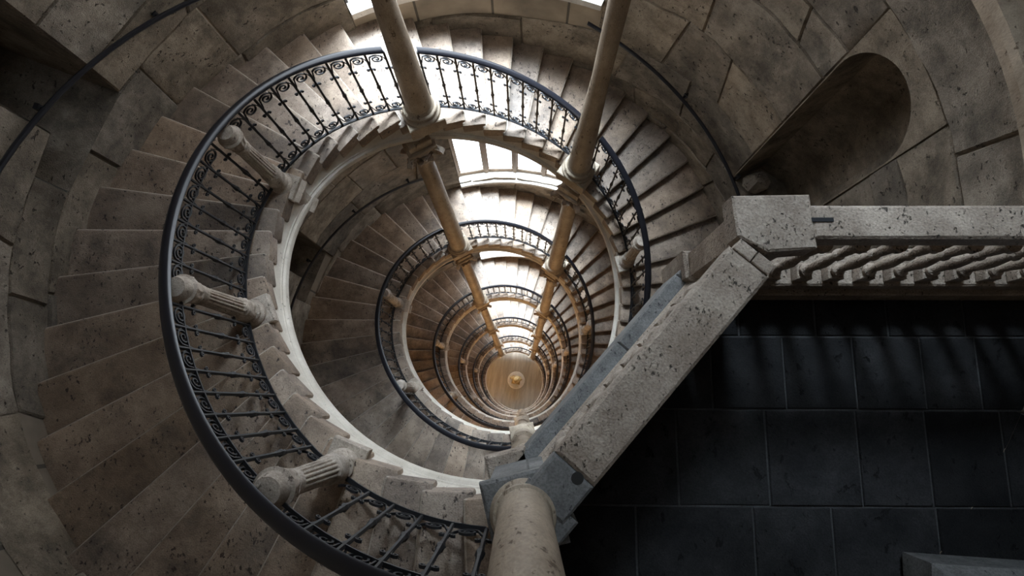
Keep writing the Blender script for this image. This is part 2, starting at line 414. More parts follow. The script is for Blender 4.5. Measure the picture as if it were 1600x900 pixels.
# rubble and a bracket left in the niche
rr = random.Random(5)
def boulder(c, sx, sy, sz, seed):
    r_ = random.Random(seed); mb = MB(); v = []; f = []; n = 9; m = 5
    for i in range(m+1):
        t = PI*i/m
        for k in range(n):
            a = 2*PI*k/n; j = 1+r_.uniform(-0.2, 0.2)
            v.append((c[0]+sx*j*math.sin(t)*math.cos(a), c[1]+sy*j*math.sin(t)*math.sin(a), c[2]+sz+sz*math.cos(t)*(1+r_.uniform(-0.1, 0.1))))
    for i in range(m):
        for k in range(n): f.append((i*n+k, i*n+(k+1) % n, (i+1)*n+(k+1) % n, (i+1)*n+k))
    mb.add(v, f); return mb
for i, (a, rad, s_, lab) in enumerate([(60.5, 0.12, 0.11, 'larger broken stone lump lying at the left foot of the arched niche'), (67.5, 0.13, 0.085, 'smaller broken stone lump at the right foot of the arched niche')]):
    c = pol(a, rout(a)+rad, NICHE[2]); tag(boulder(c, s_, s_*0.9, s_*1.3, 20+i).build('stone_fragment', 'wall_stone', smooth=False), lab, 'rubble')

# ------------------------------------------------------------------ west embrasures
for k in range(3):
    d = zt(-82+360*k) - zt(-82); mb = MB(); dep = 1.7
    def quadring(al, z0, z1): return [pol(al[0], rout(al[0])+0.02, z0)]
    # profile of the opening (azimuth, height), run clockwise
    pr = [(-77, 1.34+d), (-77, 3.1+d), (-87, 3.1+d), (-87, 1.64+d), (-93, 1.64+d), (-93, 1.34+d)]
    n = len(pr); front = [pol(a, rout(a)+0.0, z) for a, z in pr]; back = [pol(-84+(a+84)*0.9, rout(a)+dep, z+(0.16 if z < 1.5+d else 0)) for a, z in pr]
    mb.add(front+back, [(i, (i+1) % n, n+(i+1) % n, n+i) for i in range(n)] + [(n, n+1, n+2, n+3), (n, n+3, n+4, n+5)])
    tag(mb.build('window_%d' % (k+1+len(WINDOWS)), 'wall_stone'), 'deep dark embrasure broken into the wall beside the %s flight' % ORD[k], kind='structure')

# dark doorway off the landing
mb = MB(); A = [DOOR[0]+(DOOR[1]-DOOR[0])*i/10 for i in range(11)]
def dring(off, fl=0.0): return [pol(DOOR[0], rout(DOOR[0])+off, DOOR[2]-fl)] + [pol(a, rout(a)+off, DOOR[3]) for a in A] + [pol(DOOR[1], rout(DOOR[1])+off, DOOR[2]-fl)]
mb.loft([dring(-.004), dring(1.3)], closed=False)
mb.loft([[pol(a, rout(a)+1.3, DOOR[2]-.1) for a in A], [pol(a, rout(a)+1.3, DOOR[3]) for a in A]], closed=False)
tag(mb.build('door_1', 'wall_stone'), 'dark open doorway off the flagstone landing', kind='structure')
# ------------------------------------------------------------------ windows
for k in WINDOWS:
    WIN_A, WIN_B = win_ab(k); s = sill_z(k); H = OPEN[WINDOWS.index(k)][3]-s; top = s+H
    w = empty('window_%d' % (WINDOWS.index(k)+1), pol((WIN_A+WIN_B)/2, rout(-5)+0.2, s)); w['kind'] = 'structure'
    w['label'] = 'bright curved window of tall panes over the %s flight' % (ORD[k] if k >= 0 else 'top landing, above the uppermost')
    # reveal
    rd = 0.14; mb = MB(); A = [WIN_A+(WIN_B-WIN_A)*i/8 for i in range(9)]
    mb.loft([[pol(a, rout(a)-0.004, top) for a in A], [pol(a, rout(a)+rd+0.1, top) for a in A]], closed=False)
    for a in (WIN_A, WIN_B): mb.add([pol(a, rout(a)-0.004, s), pol(a, rout(a)-0.004, top), pol(a, rout(a)+rd+0.1, top), pol(a, rout(a)+rd+0.1, s)], [(0, 1, 2, 3)])
    mb.build('reveal', 'sill_stone', w)
    mb = MB(); rings = []
    for i in range(15):
        a = WIN_A+(WIN_B-WIN_A)*i/14; R = rout(a)
        rings.append([pol(a, R-0.05, s-0.08), pol(a, R-0.05, s-0.012), pol(a, R-0.038, s), pol(a, R+rd+0.1, s+0.005), pol(a, R+rd+0.1, s-0.08)])
    mb.loft(rings); mb.build('window_sill', 'sill_stone', w, smooth=True)
    NP = 4 if k >= 0 else 1; edges = [WIN_A+(WIN_B-WIN_A)*i/NP for i in range(NP+1)]
    for i, a in enumerate(edges):
        R = rout(a)+rd; am = math.radians(a); wd = 0.048 if 0 < i < NP else 0.055
        mb = MB(); tx = (math.cos(am), -math.sin(am), 0); ra = (math.sin(am), math.cos(am), 0)
        for (sc, off, dd) in ((1.0, 0.03, 0.025), (0.55, -0.005, 0.02)):
            mb.box(pol(a, R+off, (s+top)/2), [q*wd*sc for q in tx], [q*dd for q in ra], (0, 0, H/2))
        mb.build('mullion', 'frame_wood', w)
    for nm, z0, z1 in (('bottom_frame', s, s+0.10), ('top_frame', top-0.07, top), ('transom', s+1.5, s+1.55)):
        if nm == 'transom' and (H < 1.9 or k < 0): continue
        for i in range(NP):
            mb = MB(); a0, a1 = edges[i], edges[i+1]
            mb.loft([[pol(a, rout(a)+rd-0.005, z0), pol(a, rout(a)+rd-0.005, z1), pol(a, rout(a)+rd+0.05, z1), pol(a, rout(a)+rd+0.05, z0)] for a in (a0, a1)])
            mb.build(nm, 'frame_wood', w)
    for i in range(NP):
        mb = MB(); a0, a1 = edges[i], edges[i+1]
        mb.add([pol(a0, rout(a0)+rd+0.03, s), pol(a1, rout(a1)+rd+0.03, s), pol(a1, rout(a1)+rd+0.03, top), pol(a0, rout(a0)+rd+0.03, top),
                pol(a0, rout(a0)+rd+0.036, s), pol(a1, rout(a1)+rd+0.036, s), pol(a1, rout(a1)+rd+0.036, top), pol(a0, rout(a0)+rd+0.036, top)],
               [(0, 1, 2, 3), (7, 6, 5, 4), (0, 4, 5, 1), (2, 6, 7, 3), (0, 3, 7, 4), (1, 5, 6, 2)])
        mb.build('window_pane', 'pane' if k >= 0 else 'top_pane', w)

# ------------------------------------------------------------------ ceiling with a round roof light, court floor
mb = MB(); n = 48
oc = (-0.5, 0.45)
inner = [(oc[0]+OCULUS_R*math.cos(2*PI*i/n), oc[1]+OCULUS_R*math.sin(2*PI*i/n)) for i in range(n)]
outer_ = [(2.98*math.cos(2*PI*i/n), 2.98*math.sin(2*PI*i/n)) for i in range(n)]
v = [(x, y, TOP_Z) for x, y in inner] + [(x, y, TOP_Z) for x, y in outer_] + [(x, y, TOP_Z+0.5) for x, y in inner] + [(x, y, TOP_Z+0.5) for x, y in outer_]
f = []
for i in range(n):
    j = (i+1) % n; f += [(i, j, n+j, n+i), (2*n+i, 3*n+i, 3*n+j, 2*n+j), (i, 2*n+i, 2*n+j, j), (n+i, n+j, 3*n+j, 3*n+i)]
mb.add(v, f); tag(mb.build('ceiling', 'wall_joint'), 'stone ceiling with a round roof light over the well', kind='structure')
mb = MB(); mb.prism(inner, TOP_Z+.10, TOP_Z+.13); tag(mb.build('window_11', 'roof_pane'), 'frosted round roof light in the ceiling', kind='structure')
mb = MB(); mb.loft([[pol(a, 4.25, z) for a in range(0, 360, 6)] for z in (FLOOR_Z-0.2, FLOOR_Z)])
tag(mb.build('floor', 'court_floor'), 'warm polished stone floor at the bottom of the well', kind='structure')

# ------------------------------------------------------------------ the staircase
stair = empty('spiral_staircase', (0, 0, FLOOR_Z))
tag(stair, 'long stone spiral staircase winding down the round well', 'staircase')
PH0, DPH = -26.0, 7.2
NS0, NS1, NSEP = -23, 286, 255
R_STEP = 1.395
def step_mesh(mb, n):
    pb = PH0+DPH*(n-1); pf = PH0+DPH*n; z = zt(pf)
    rs = random.Random(n); z += rs.uniform(-0.004, 0.004)
    prof = [(None, 0.0), (0.004, 0.0), (0.020, -0.005), (0.029, -0.016), (0.031, -0.030), (0.024, -0.042), (0.006, -0.048), (0.0, -0.056), (0.0, -0.135), (None, -0.135)]
    rin = R_STEP*hin(pf-3.6); ro = rout(pf-3.6)+0.03
    rings = []
    for (r, ins, zi) in ((rin, 0.014, 0.016), (rin+0.004, 0.005, 0.006), (rin+0.016, 0, 0), ((rin+ro)/2, 0, 0), (ro, 0, 0)):
        ring = []
        for (t, zz) in prof:
            a = (pb-0.2+math.degrees(ins/r)) if t is None else pf + math.degrees((t-ins)/r)
            zz2 = max(min(zz, -zi), -0.135+zi*0.3)
            ring.append(pol(a, r, z+zz2))
        rings.append(ring)
    mb.loft(rings)
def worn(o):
    # highlight painted as a paler nosing along the front edge of each tread
    o.data.materials.append(M['nosing_highlight'])
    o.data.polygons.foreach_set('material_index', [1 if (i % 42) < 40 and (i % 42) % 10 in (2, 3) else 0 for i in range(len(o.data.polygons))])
for n in range(NS0, NSEP):
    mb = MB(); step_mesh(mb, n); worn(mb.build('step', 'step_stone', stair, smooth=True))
mb = MB()
for n in range(NSEP, NS1): step_mesh(mb, n)
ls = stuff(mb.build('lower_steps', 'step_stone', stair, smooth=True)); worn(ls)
# stringer with its moulded inner face and sloping soffit, one part for each turn
SPROF = [(1.47, -0.10), (1.418, -0.115), (1.416, -0.20), (1.411, -0.255), (1.400, -0.295), (1.392, -0.300), (1.392, -0.315), (1.376, -0.325), (1.371, -0.345), (1.371, -0.372), (1.376, -0.385), (1.386, -0.388), (1.386, -0.40), (1.41, -0.405)]
ang = PH0+DPH*(NS0-1)
PHEND = PH0+DPH*(NS1-1)
while ang < PHEND:
    e = min(ang+360, PHEND); m = max(2, int((e-ang)/3)); mb = MB(); rings = []
    for i in range(m+1):
        a = ang+(e-ang)*i/m; z = zt(a); h = hin(a); ro = rout(a)+0.05
        rings.append([pol(a, r*h, z+dz) for r, dz in SPROF] + [pol(a, ro, z-0.42), pol(a, ro, z-0.12)])
    mb.loft(rings); mb.build('stringer', 'plaster', stair, smooth=True); ang = e

# ------------------------------------------------------------------ columns and posts
COL = {}   # azimuths of the supports of each turn: k -> dict
for k in range(6):
    COL[k] = dict(A=-31.5 if k == 0 else -36.5, B=26.5, C=-81.5 if k == 0 else (-87.5 if k == 1 else -93), E=-167.0 if k == 0 else (-137.0 if k == 1 else -139), G=66.0 if k == 0 else 73.5)
COL[0]['D'] = -121.5
def at(k, key): return COL[k][key]+360*k

def volute(mb, c, ax, up, r, d):
    """spiral scroll disc: c centre, ax outward axis, up"""
    side = Vector(ax).cross(Vector(up)).normalized(); ax = Vector(ax).normalized(); up = Vector(up).normalized(); c = Vector(c)
    pts = []
    for i in range(26):
        t = i/25*4.2*PI; rr_ = r*(1-0.8*i/25); pts.append(c+side*(rr_*math.cos(t))+up*(rr_*math.sin(t)))
    rings = []
    for i, p_ in enumerate(pts):
        rad = (p_-c).normalized()*(0.13*r); rings.append([tuple(p_-rad-ax*d), tuple(p_+rad-ax*d), tuple(p_+rad+ax*d), tuple(p_-rad+ax*d)])
    mb.loft(rings)
    ring = lambda off: [tuple(c+side*(0.92*r*math.cos(2*PI*q/14))+up*(0.92*r*math.sin(2*PI*q/14))+ax*off) for q in range(14)]
    mb.loft([ring(-d*0.6), ring(d*0.6)])

def frame_at(a):
    t = math.radians(a); return (math.sin(t), math.cos(t), 0.0), (math.cos(t), -math.sin(t), 0.0)   # outward, tangent
def full_column(k, key, label, top, r0=0.118, r1=0.086, fast=None, rad=1.445, cap=True):
    a = at(k, key) if key in COL[k] else key
    return column_at(pol(a, rad*hin(a), zt(a)-0.02), a, top, r0, r1, label, fast, cap)
def column_at(c, a, top, r0, r1, label, fast=None, cap=True, plinth=True):
    t = empty('stone_column', c); tag(t, label, 'column', 'columns round the well', 'thing')
    ou, ta = frame_at(a); z0 = c[2]
    if plinth:
        mb = MB(); mb.cbox((c[0], c[1], z0+0.0), [q*(r0*1.42) for q in ta], [q*(r0*1.36) for q in ou], (0, 0, 0.085), 0.008)
        mb.build('plinth', 'column_stone', t)
    mb = MB(); b0 = 0.08
    pr = [(1.42, 0), (1.46, .008), (1.48, .02), (1.46, .034), (1.38, .044), (1.26, .05), (1.22, .062), (1.27, .072), (1.32, .082), (1.32, .094), (1.26, .104), (1.12, .11), (1.06, .125), (1.0, .15)]
    mb.lathe([(r0*r, b0+z) for r, z in pr], c, 28); mb.build('column_base', 'column_stone', t, smooth=True)
    H = top-z0; caph = 0.36 if cap else 0.0
    sh = [(r0, b0+0.15)]
    if fast:
        for q in (0.25, 0.5, 0.75, 1.0): sh.append((r0+(fast[1]-r0)*q, 0.15+b0+(fast[0]-0.15)*q))
        sh.append((fast[1]*0.9, H-caph))
    else:
        for q in (0.3, 0.6, 0.85, 1.0): sh.append((r0+(r1-r0)*(q**1.15), b0+0.15+(H-caph-0.15-b0-(0.14 if cap else 0))*q))
    mb = MB(); mb.lathe(sh, c, 24); mb.build('shaft', 'column_stone', t, smooth=True)
    if cap and not fast:
        zc0 = H-caph-0.14
        mb = MB(); mb.lathe([(r1*1.0, zc0), (r1*1.14, zc0+.012), (r1*1.14, zc0+.035), (r1*1.0, zc0+.05), (r1*1.05, zc0+.14), (r1*1.35, zc0+.24), (r1*1.65, zc0+.30), (r1*1.6, zc0+.33)], c, 24)
        for row, (nl, ph_, zo, sc_) in enumerate(((8, .2, 0.0, 1.0), (8, .2+PI/8, .10, 1.12))):      # two rows of acanthus leaves
            for i in range(nl):
                q = 2*PI*i/nl+ph_; d_ = (math.cos(q), math.sin(q)); s_ = (-d_[1], d_[0]); rings = []
                for (rr_, zz, wd) in ((1.03, .05, .028), (1.14, .09, .034), (1.42, .145, .033), (1.85, .175, .022), (1.95, .15, .010)):
                    rr_ = 1+(rr_-1)*sc_; zz = z0+zc0+zz+zo
                    rings.append([(c[0]+d_[0]*r1*rr_+s_[0]*wd, c[1]+d_[1]*r1*rr_+s_[1]*wd, zz), (c[0]+d_[0]*(r1*rr_+.014), c[1]+d_[1]*(r1*rr_+.014), zz+.004), (c[0]+d_[0]*r1*rr_-s_[0]*wd, c[1]+d_[1]*r1*rr_-s_[1]*wd, zz), (c[0]+d_[0]*(r1*rr_-.01), c[1]+d_[1]*(r1*rr_-.01), zz)])
                mb.loft(rings)
        cp = mb.build('capital', 'carved_stone', t, smooth=True)
        for (i, j) in ((1, 1), (1, -1), (-1, 1), (-1, -1)):
            dx = Vector((ou[0]*i+ta[0]*j, ou[1]*i+ta[1]*j, 0)).normalized(); cc = Vector(c)+dx*(r1*2.15)+Vector((0, 0, zc0+.27))
            mv = MB(); volute(mv, cc, Vector((0, 0, 1)).cross(dx), (0, 0, 1), 0.060, 0.026); mv.build('volute', 'carved_stone', cp, smooth=True)
        mb = MB(); hw = r1*1.62
        mb.cbox((c[0], c[1], z0+zc0+.352), [q*hw*1.0 for q in ta], [q*hw*1.0 for q in ou], (0, 0, .024), .008)
        mb.cbox((c[0], c[1], z0+(zc0+.376+H)/2), [q*hw*.80 for q in ta], [q*hw*.80 for q in ou], (0, 0, (H-zc0-.376)/2), .006)
        mb.build('abacus', 'column_stone', t)
    return t
for k in range(6):
    w_ = ORD[k]
    for key, side in (('A', 'left'), ('B', 'right')):
        a = at(k, key)
        if k == 0: full_column(0, key, 'tall plain stone column rising out of frame on the uppermost ring, %s of the two' % side, TOP_Z+0.02, 0.112, 0.07, fast=(1.75, 0.066))
        else: full_column(k, key, 'carved-capital stone column %s of the bright window on the %s ring' % (side, w_), zt(a-360)-0.375)

# short fluted posts under the handrail
def post_meshes():
    n = 64; nf = 16
    base = MB(); base.lathe([(.074, 0), (.078, .01), (.078, .03), (.070, .042), (.062, .048), (.061, .056), (.067, .064), (.070, .075), (.067, .086), (.059, .092), (.056, .105)], n=28)
    def mod(i, a, z):
        fl = abs(math.sin(a*nf/2))
        return 1 - 0.17*(1-fl)**1.3*(1.0 if .24 < z < .62 else 0.0) + (0.11*math.sin(a*5+z*60)*math.sin(z*90) if z < .24 or z > .66 else 0)
    zs = [.105, .115, .13, .145, .16, .175, .19, .205, .22, .235, .245, .26, .34, .42, .50, .58, .61, .625, .64, .66, .67, .68]
    sh = MB(); sh.lathe([((.056-.010*(z-.1)/.58) + (.004 if .225 < z < .24 or .63 < z < .65 else 0) + (.006 if z < .21 else 0), z) for z in zs], n=n, mod=mod)
    cp = MB()
    def cm(i, a, z): return 1+0.10*abs(math.sin(a*4))*(1 if .69 < z < .79 else 0)+0.05*math.sin(a*12)*(1 if .70 < z < .78 else 0)
    cp.lathe([(.046, .675), (.052, .685), (.052, .695), (.047, .70), (.050, .72), (.056, .75), (.064, .775), (.070, .79), (.072, .80), (.060, .81), (.056, .83), (.052, .845), (.046, .862), (.02, .866)], n=48, mod=cm)
    return mesh_of(base, 'post_base', 'carved_stone'), mesh_of(sh, 'post_shaft', 'carved_stone'), mesh_of(cp, 'post_capital', 'carved_stone')
PM = post_meshes()
WHERE = {'C': 'upper left', 'D': 'far left', 'E': 'lower left', 'G': 'right'}
for k in range(5):
    for key in ('C', 'D', 'E', 'G'):
        if key not in COL[k]: continue
        a = at(k, key); z = zt(a)+0.0; c = pol(a, (RB-0.018)*hin(a), z)
        t = empty('fluted_post', c); tag(t, 'short fluted stone post under the iron handrail, %s of the %s ring' % (WHERE[key], ORD[k]), 'post', 'short fluted posts')
        for me in PM: link(me.name, me, c, t)
        ou, ta = frame_at(a)
        mb = MB(); mb.cbox((c[0]-ou[0]*.012, c[1]-ou[1]*.012, z-0.03), [q*.088 for q in ta], [q*.095 for q in ou], (0, 0, .036), .006); mb.build('plinth', 'carved_stone', t)
        if key in 'C':
            # carved console under the post, hugging the stringer
            mb = MB(); rings = []
            for (off, zz, wd) in ((-.01, -.02, .075), (-.05, -.04, .075), (-.085, -.10, .07), (-.08, -.18, .062), (-.065, -.26, .055), (-.075, -.33, .05), (-.095, -.37, .05), (-.09, -.42, .045), (-.05, -.45, .04)):
                cx = (c[0]+ou[0]*off, c[1]+ou[1]*off, z+zz); back = (c[0]+ou[0]*.0, c[1]+ou[1]*.0, z+zz)
                rings.append([tuple(back[i]-ta[i]*wd for i in range(3)), tuple(cx[i]-ta[i]*wd for i in range(3)), tuple(cx[i]-ta[i]*wd*.25-ou[i]*.012 for i in range(3)), tuple(cx[i]+ta[i]*wd*.25-ou[i]*.012 for i in range(3)), tuple(cx[i]+ta[i]*wd for i in range(3)), tuple(back[i]+ta[i]*wd for i in range(3))])
            mb.loft(rings)
            volute(mb, (c[0]-ou[0]*.075, c[1]-ou[1]*.075, z-.075), ta, (0, 0, 1), .05, .082)
            volute(mb, (c[0]-ou[0]*.085, c[1]-ou[1]*.085, z-.39), ta, (0, 0, 1), .035, .056)
            mb.build('console_bracket', 'carved_stone', t, smooth=True)
# chain of turned columns below the landing, south side
for k in range(1, 6):
    a = 160+360*(k-1); z = zt(a)-0.02; rad = 1.43*hin(a)
    c = pol(a, rad, z); top = (2.36 if k == 1 else zt(a-360)-0.38)
    t = column_at(c, a, top, 0.10, 0.072, 'turned stone column below the landing corner, standing on the %s ring' % ORD[k], cap=False)
    H = top-z
    for q in (0.30, 0.56, 0.80):
        rq = 0.10-0.028*q; zq = H*q
        mb = MB(); mb.lathe([(rq*.96, zq-.06), (rq*1.12, zq-.05), (rq*1.28, zq-.03), (rq*1.30, zq-.01), (rq*1.12, zq), (rq*1.10, zq+.02), (rq*1.22, zq+.035), (rq*1.22, zq+.055), (rq*.96, zq+.07)], c, 24); mb.build('ring_moulding', 'column_stone', t, smooth=True)

# ------------------------------------------------------------------ iron railings
def spiral(cx, cz, r0, r1, t0, t1, n): return [(cx+(r0+(r1-r0)*i/n)*math.cos(t0+(t1-t0)*i/n), cz+(r0+(r1-r0)*i/n)*math.sin(t0+(t1-t0)*i/n)) for i in range(n+1)]
BAY = 0.129
_cache = {}
def bay_meshes(slope):
    key = round(slope/0.05)*0.05
    if key in _cache: return _cache[key]
    def sh(mb, x0=0): mb.v = [(x, y, z) for x, y, z in mb.v]; return mb
    # baluster with a knop and four curls
    b = MB(); b.lathe([(.0088, .045), (.0088, .36), (.0125, .375), (.0095, .39), (.0165, .41), (.0165, .43), (.0095, .45), (.0125, .465), (.0088, .48), (.0088, .885)], n=6)
    for sx in (-1, 1):
        for (cz, dirn) in ((.665, 1), (.235, -1)):
            pts = [(0.004*sx, cz-.03*dirn)] + spiral(0.020*sx, cz, 0.014, 0.004, math.radians(180 if sx > 0 else 0), math.radians(180-430*dirn if sx > 0 else 430*dirn), 11)
            b.ribbon(pts, .0052, .010, key)
    # large C-scroll that fills the top of a bay, and its smaller twin at the foot
    def scroll(cz, r, up):
        m = MB(); x = BAY/2
        pts = spiral(x, cz, r, 0.008, math.radians(150 if up else 210), math.radians((150-640) if up else (210+640)), 30)
        m.ribbon(pts, .0075, .010, key)
        m.ribbon([(x-r*.86, cz+(.5*r if up else -.5*r)), (x-BAY*.42, cz-(.9*r if up else -.9*r)), (x-BAY*.49, cz-(1.5*r if up else -1.5*r))], .006, .010, key)
        m.ribbon([(x+r*.75, cz+(.7*r if up else -.7*r)), (x+BAY*.44, cz-(.2*r if up else -.2*r)), (x+BAY*.49, cz-(1.0*r if up else -1.0*r))], .006, .010, key)
        return m
    res = (mesh_of(b, 'baluster', 'iron_dull'), mesh_of(scroll(.795, .050, True), 'scroll', 'iron_dull'), mesh_of(scroll(.112, .044, False), 'scroll', 'iron_dull'))
    _cache[key] = res; return res
RAILPROF = [(math.cos(2*PI*i/12)*.029, math.sin(2*PI*i/12)*.019) for i in range(12)]
def helix_sweep(a0, a1, prof, r, dz, step=2.5, mulh=True):
    mb = MB(); n = max(2, int((a1-a0)/step)); rings = []
    for i in range(n+1):
        a = a0+(a1-a0)*i/n; R = r*hin(a) if mulh else rout(a)+r
        rings.append([pol(a, R+q, zt(a)+dz+w) for q, w in prof])
    mb.loft(rings); return mb
def railing(a0, a1, k, label, posts):
    am = (a0+a1)/2; c = pol(am, RB*hin(am), zt(am)); t = empty('iron_railing', c)
    tag(t, label, 'railing', 'iron railings along the well')
    helix_sweep(a0, a1, RAILPROF, RR, .897).build('handrail', 'iron', t, smooth=True)
    fl = [(-.010, -.006), (.010, -.006), (.010, .006), (-.010, .006)]
    helix_sweep(a0, a1, fl, RR-.004, .042).build('bottom_rail', 'iron_dull', t)
    if a1 < -60 or k == 0 and a0 < -150: helix_sweep(a0, min(a1, -88), [(q*.7, w*.7) for q, w in fl], RR-.004, .772).build('upper_bar', 'iron_dull', t)
    n = max(2, round((a1-a0)*math.radians(1)*RR/BAY)); joined = MB(); jscroll = MB()
    for i in range(n+1):
        a = a0+(a1-a0)*i/n
        R = (RR-.004)*hin(a); z = zt(a); slope = (zt(a+1)-zt(a-1))/(2*math.radians(1)*R)
        nearpost = any(abs(a-q) < 2.4 for q in posts)
        ms = bay_meshes(slope); rz = -math.radians(a)
        am_ = a+(a1-a0)/n/2; midpost = any(abs(am_-q) < 3.2 for q in posts)
        if k <= 2 and not nearpost: link('baluster', ms[0], pol(a, R, z), t, rz)
        if k <= 1 and i < n and not midpost:
            link('scroll', ms[1], pol(a, R, z), t, rz); link('scroll', ms[2], pol(a, R, z), t, rz)
        if k > 2:
            ou, ta = frame_at(a); cc = pol(a, R, z+.465); joined.box(cc, [q*.009 for q in ta], [q*.009 for q in ou], (0, 0, .42))
        if k >= 2 and i < n:
            ou, ta = frame_at(am_); cz = zt(am_)
            for (hh, r_) in ((.80, .046), (.11, .042)):
                pts = spiral(0, 0, r_, .012, 2.6, 2.6-8.5, 12); tmp = MB(); tmp.ribbon(pts, .009, .010, slope); base = pol(am_, R, cz+hh)
                jscroll.add([tuple(base[q]+x*ta[q]+y*ou[q]+(z_ if q == 2 else 0) for q in range(3)) for x, y, z_ in tmp.v], tmp.f)
    if joined.v: stuff(joined.build('baluster_row', 'iron_dull', t))
    if jscroll.v: stuff(jscroll.build('scroll_row', 'iron_dull', t))
for k in range(6):
    A, B = at(k, 'A'), at(k, 'B'); posts = [at(k, q) for q in ('C', 'D', 'E') if q in COL[k]]
    st = -194.0 if k == 0 else 160+360*(k-1)+4.5
    railing(st, A-4.4, k, 'long black iron railing with scrolls sweeping round the left of the %s ring' % ORD[k], posts)
    railing(A+4.4, B-4.4, k, 'black iron railing with scrolls between the two columns of the %s ring' % ORD[k], [])
    railing(B+4.4, 160+360*k-4.5, k, 'black iron railing with scrolls on the right side of the %s ring' % ORD[k], [at(k, 'G')])

# ------------------------------------------------------------------ rail fixed to the drum wall
def wall_rail(a0, a1, label, drop=False):
    am = (a0+a1)/2; t = empty('wall_handrail', pol(am, rout(am)-.07, zt(am)+.8)); tag(t, label, 'handrail', 'rails fixed to the drum wall')
    pr = [(math.cos(2*PI*i/8)*.017, math.sin(2*PI*i/8)*.017) for i in range(8)]
    helix_sweep(a0, a1, pr, -.075, .80, 3, False).build('rail', 'iron', t, smooth=True)
    if drop:
        mb = MB(); x = pol(a1, rout(a1)-.075, zt(a1)+.80); mb.tube([x, (x[0], x[1], x[2]-.15), (x[0], x[1], x[2]-.42)], .015, 8); mb.build('rail_end', 'iron', t, smooth=True)
    a = a0+5
    while a < a1:
        ou, ta = frame_at(a); x = pol(a, rout(a)-.075, zt(a)+.80); mb = MB()
        mb.tube([x, (x[0]+ou[0]*.03, x[1]+ou[1]*.03, x[2]-.035), (x[0]+ou[0]*.09, x[1]+ou[1]*.09, x[2]-.04)], .010, 6)
        mb.box((x[0]+ou[0]*.075, x[1]+ou[1]*.075, x[2]-.04), [q*.018 for q in ta], [q*.014 for q in ou], (0, 0, .03)); mb.build('bracket', 'iron_dull', t); a += 20
wall_rail(-190, -37, 'thin black handrail fixed to the left wall beside the uppermost flight', True)
wall_rail(13, 326, 'thin black wall handrail from the right of the uppermost flight down to the second')
wall_rail(373, 686, 'thin black wall handrail from the right of the second flight down to the third')

# ------------------------------------------------------------------ landing on the south-east side
FZ = 2.62
dt, dn, do = (.544, .839), (.839, -.544), (.976, -.473)          # diagonal balustrade: along, towards landing, origin
ex, ey, o2 = (.9893, .146), (-.146, .9893), (1.2, -.34)          # north balustrade frame
def DG(t, n): return (do[0]+dt[0]*t+dn[0]*n, do[1]+dt[1]*t+dn[1]*n)
def NG(u, w): return (o2[0]+ex[0]*u+ey[0]*w, o2[1]+ex[1]*u+ey[1]*w)
def clip(poly, p0, nrm):
    out = []
    for i in range(len(poly)):
        a, b = poly[i], poly[(i+1) % len(poly)]
        da = (a[0]-p0[0])*nrm[0]+(a[1]-p0[1])*nrm[1]; db = (b[0]-p0[0])*nrm[0]+(b[1]-p0[1])*nrm[1]
        if da >= 0: out.append(a)
        if (da >= 0) != (db >= 0): t = da/(da-db); out.append((a[0]+(b[0]-a[0])*t, a[1]+(b[1]-a[1])*t))
    return out
sa = math.radians(165)
rad_n = (math.cos(sa), -math.sin(sa))
def landing_clip(poly, inset=0.0):
    poly = clip(poly, DG(0, .10+inset), dn)
    if len(poly) > 2: poly = clip(poly, (0, 0), (-rad_n[0], -rad_n[1]))
    if len(poly) > 2:
        for a in range(88, 172, 6):
            q = pol(a, rout(a)+(.03 if a < 96 else 1.3), 0); ou, _ = frame_at(a); poly = clip(poly, (q[0], q[1]), (-ou[0], -ou[1]))
            if len(poly) < 3: return []
    return poly
whole = landing_clip([NG(-1.5, .03), NG(2.2, .03), NG(2.2, -2.4), NG(-1.5, -2.4)])
mb = MB(); mb.prism(whole, FZ-.28, FZ-.006); lf = tag(mb.build('floor_landing', 'slate_joint'), 'landing floor of dark flagstones behind the stone balustrade', kind='structure')
ROWS = [(.02, -.30, [-.3, .02, .33, .62, .93, 1.6]), (-.30, -.59, [-.6, -.1, .19, .47, .74, .96, 1.6]), (-.59, -.957, [-.8, -.25, .10, .455, .725, 1.02, 1.7]), (-.957, -1.28, [-1, -.42, .03, .33, .73, 1.1, 1.8]), (-1.28, -1.62, [-1, -.6, -.2, .2, .55, .95, 1.4]), (-1.62, -2.2, [-1, -.5, 0, .45, .9, 1.4])]
g = .004
for (w0, w1, us) in ROWS:
    for i in range(len(us)-1):
        s1 = RND.uniform(-.012, .012)
        poly = [NG(us[i]+g, w0-g), NG(us[i+1]-g+s1*0, w0-g), NG(us[i+1]-g, w1+g), NG(us[i]+g, w1+g)]
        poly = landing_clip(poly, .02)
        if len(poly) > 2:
            mb = MB(); mb.prism(poly, FZ-.01, FZ+RND.uniform(-.001, .005), .004); mb.build('flagstone', 'slate', lf)
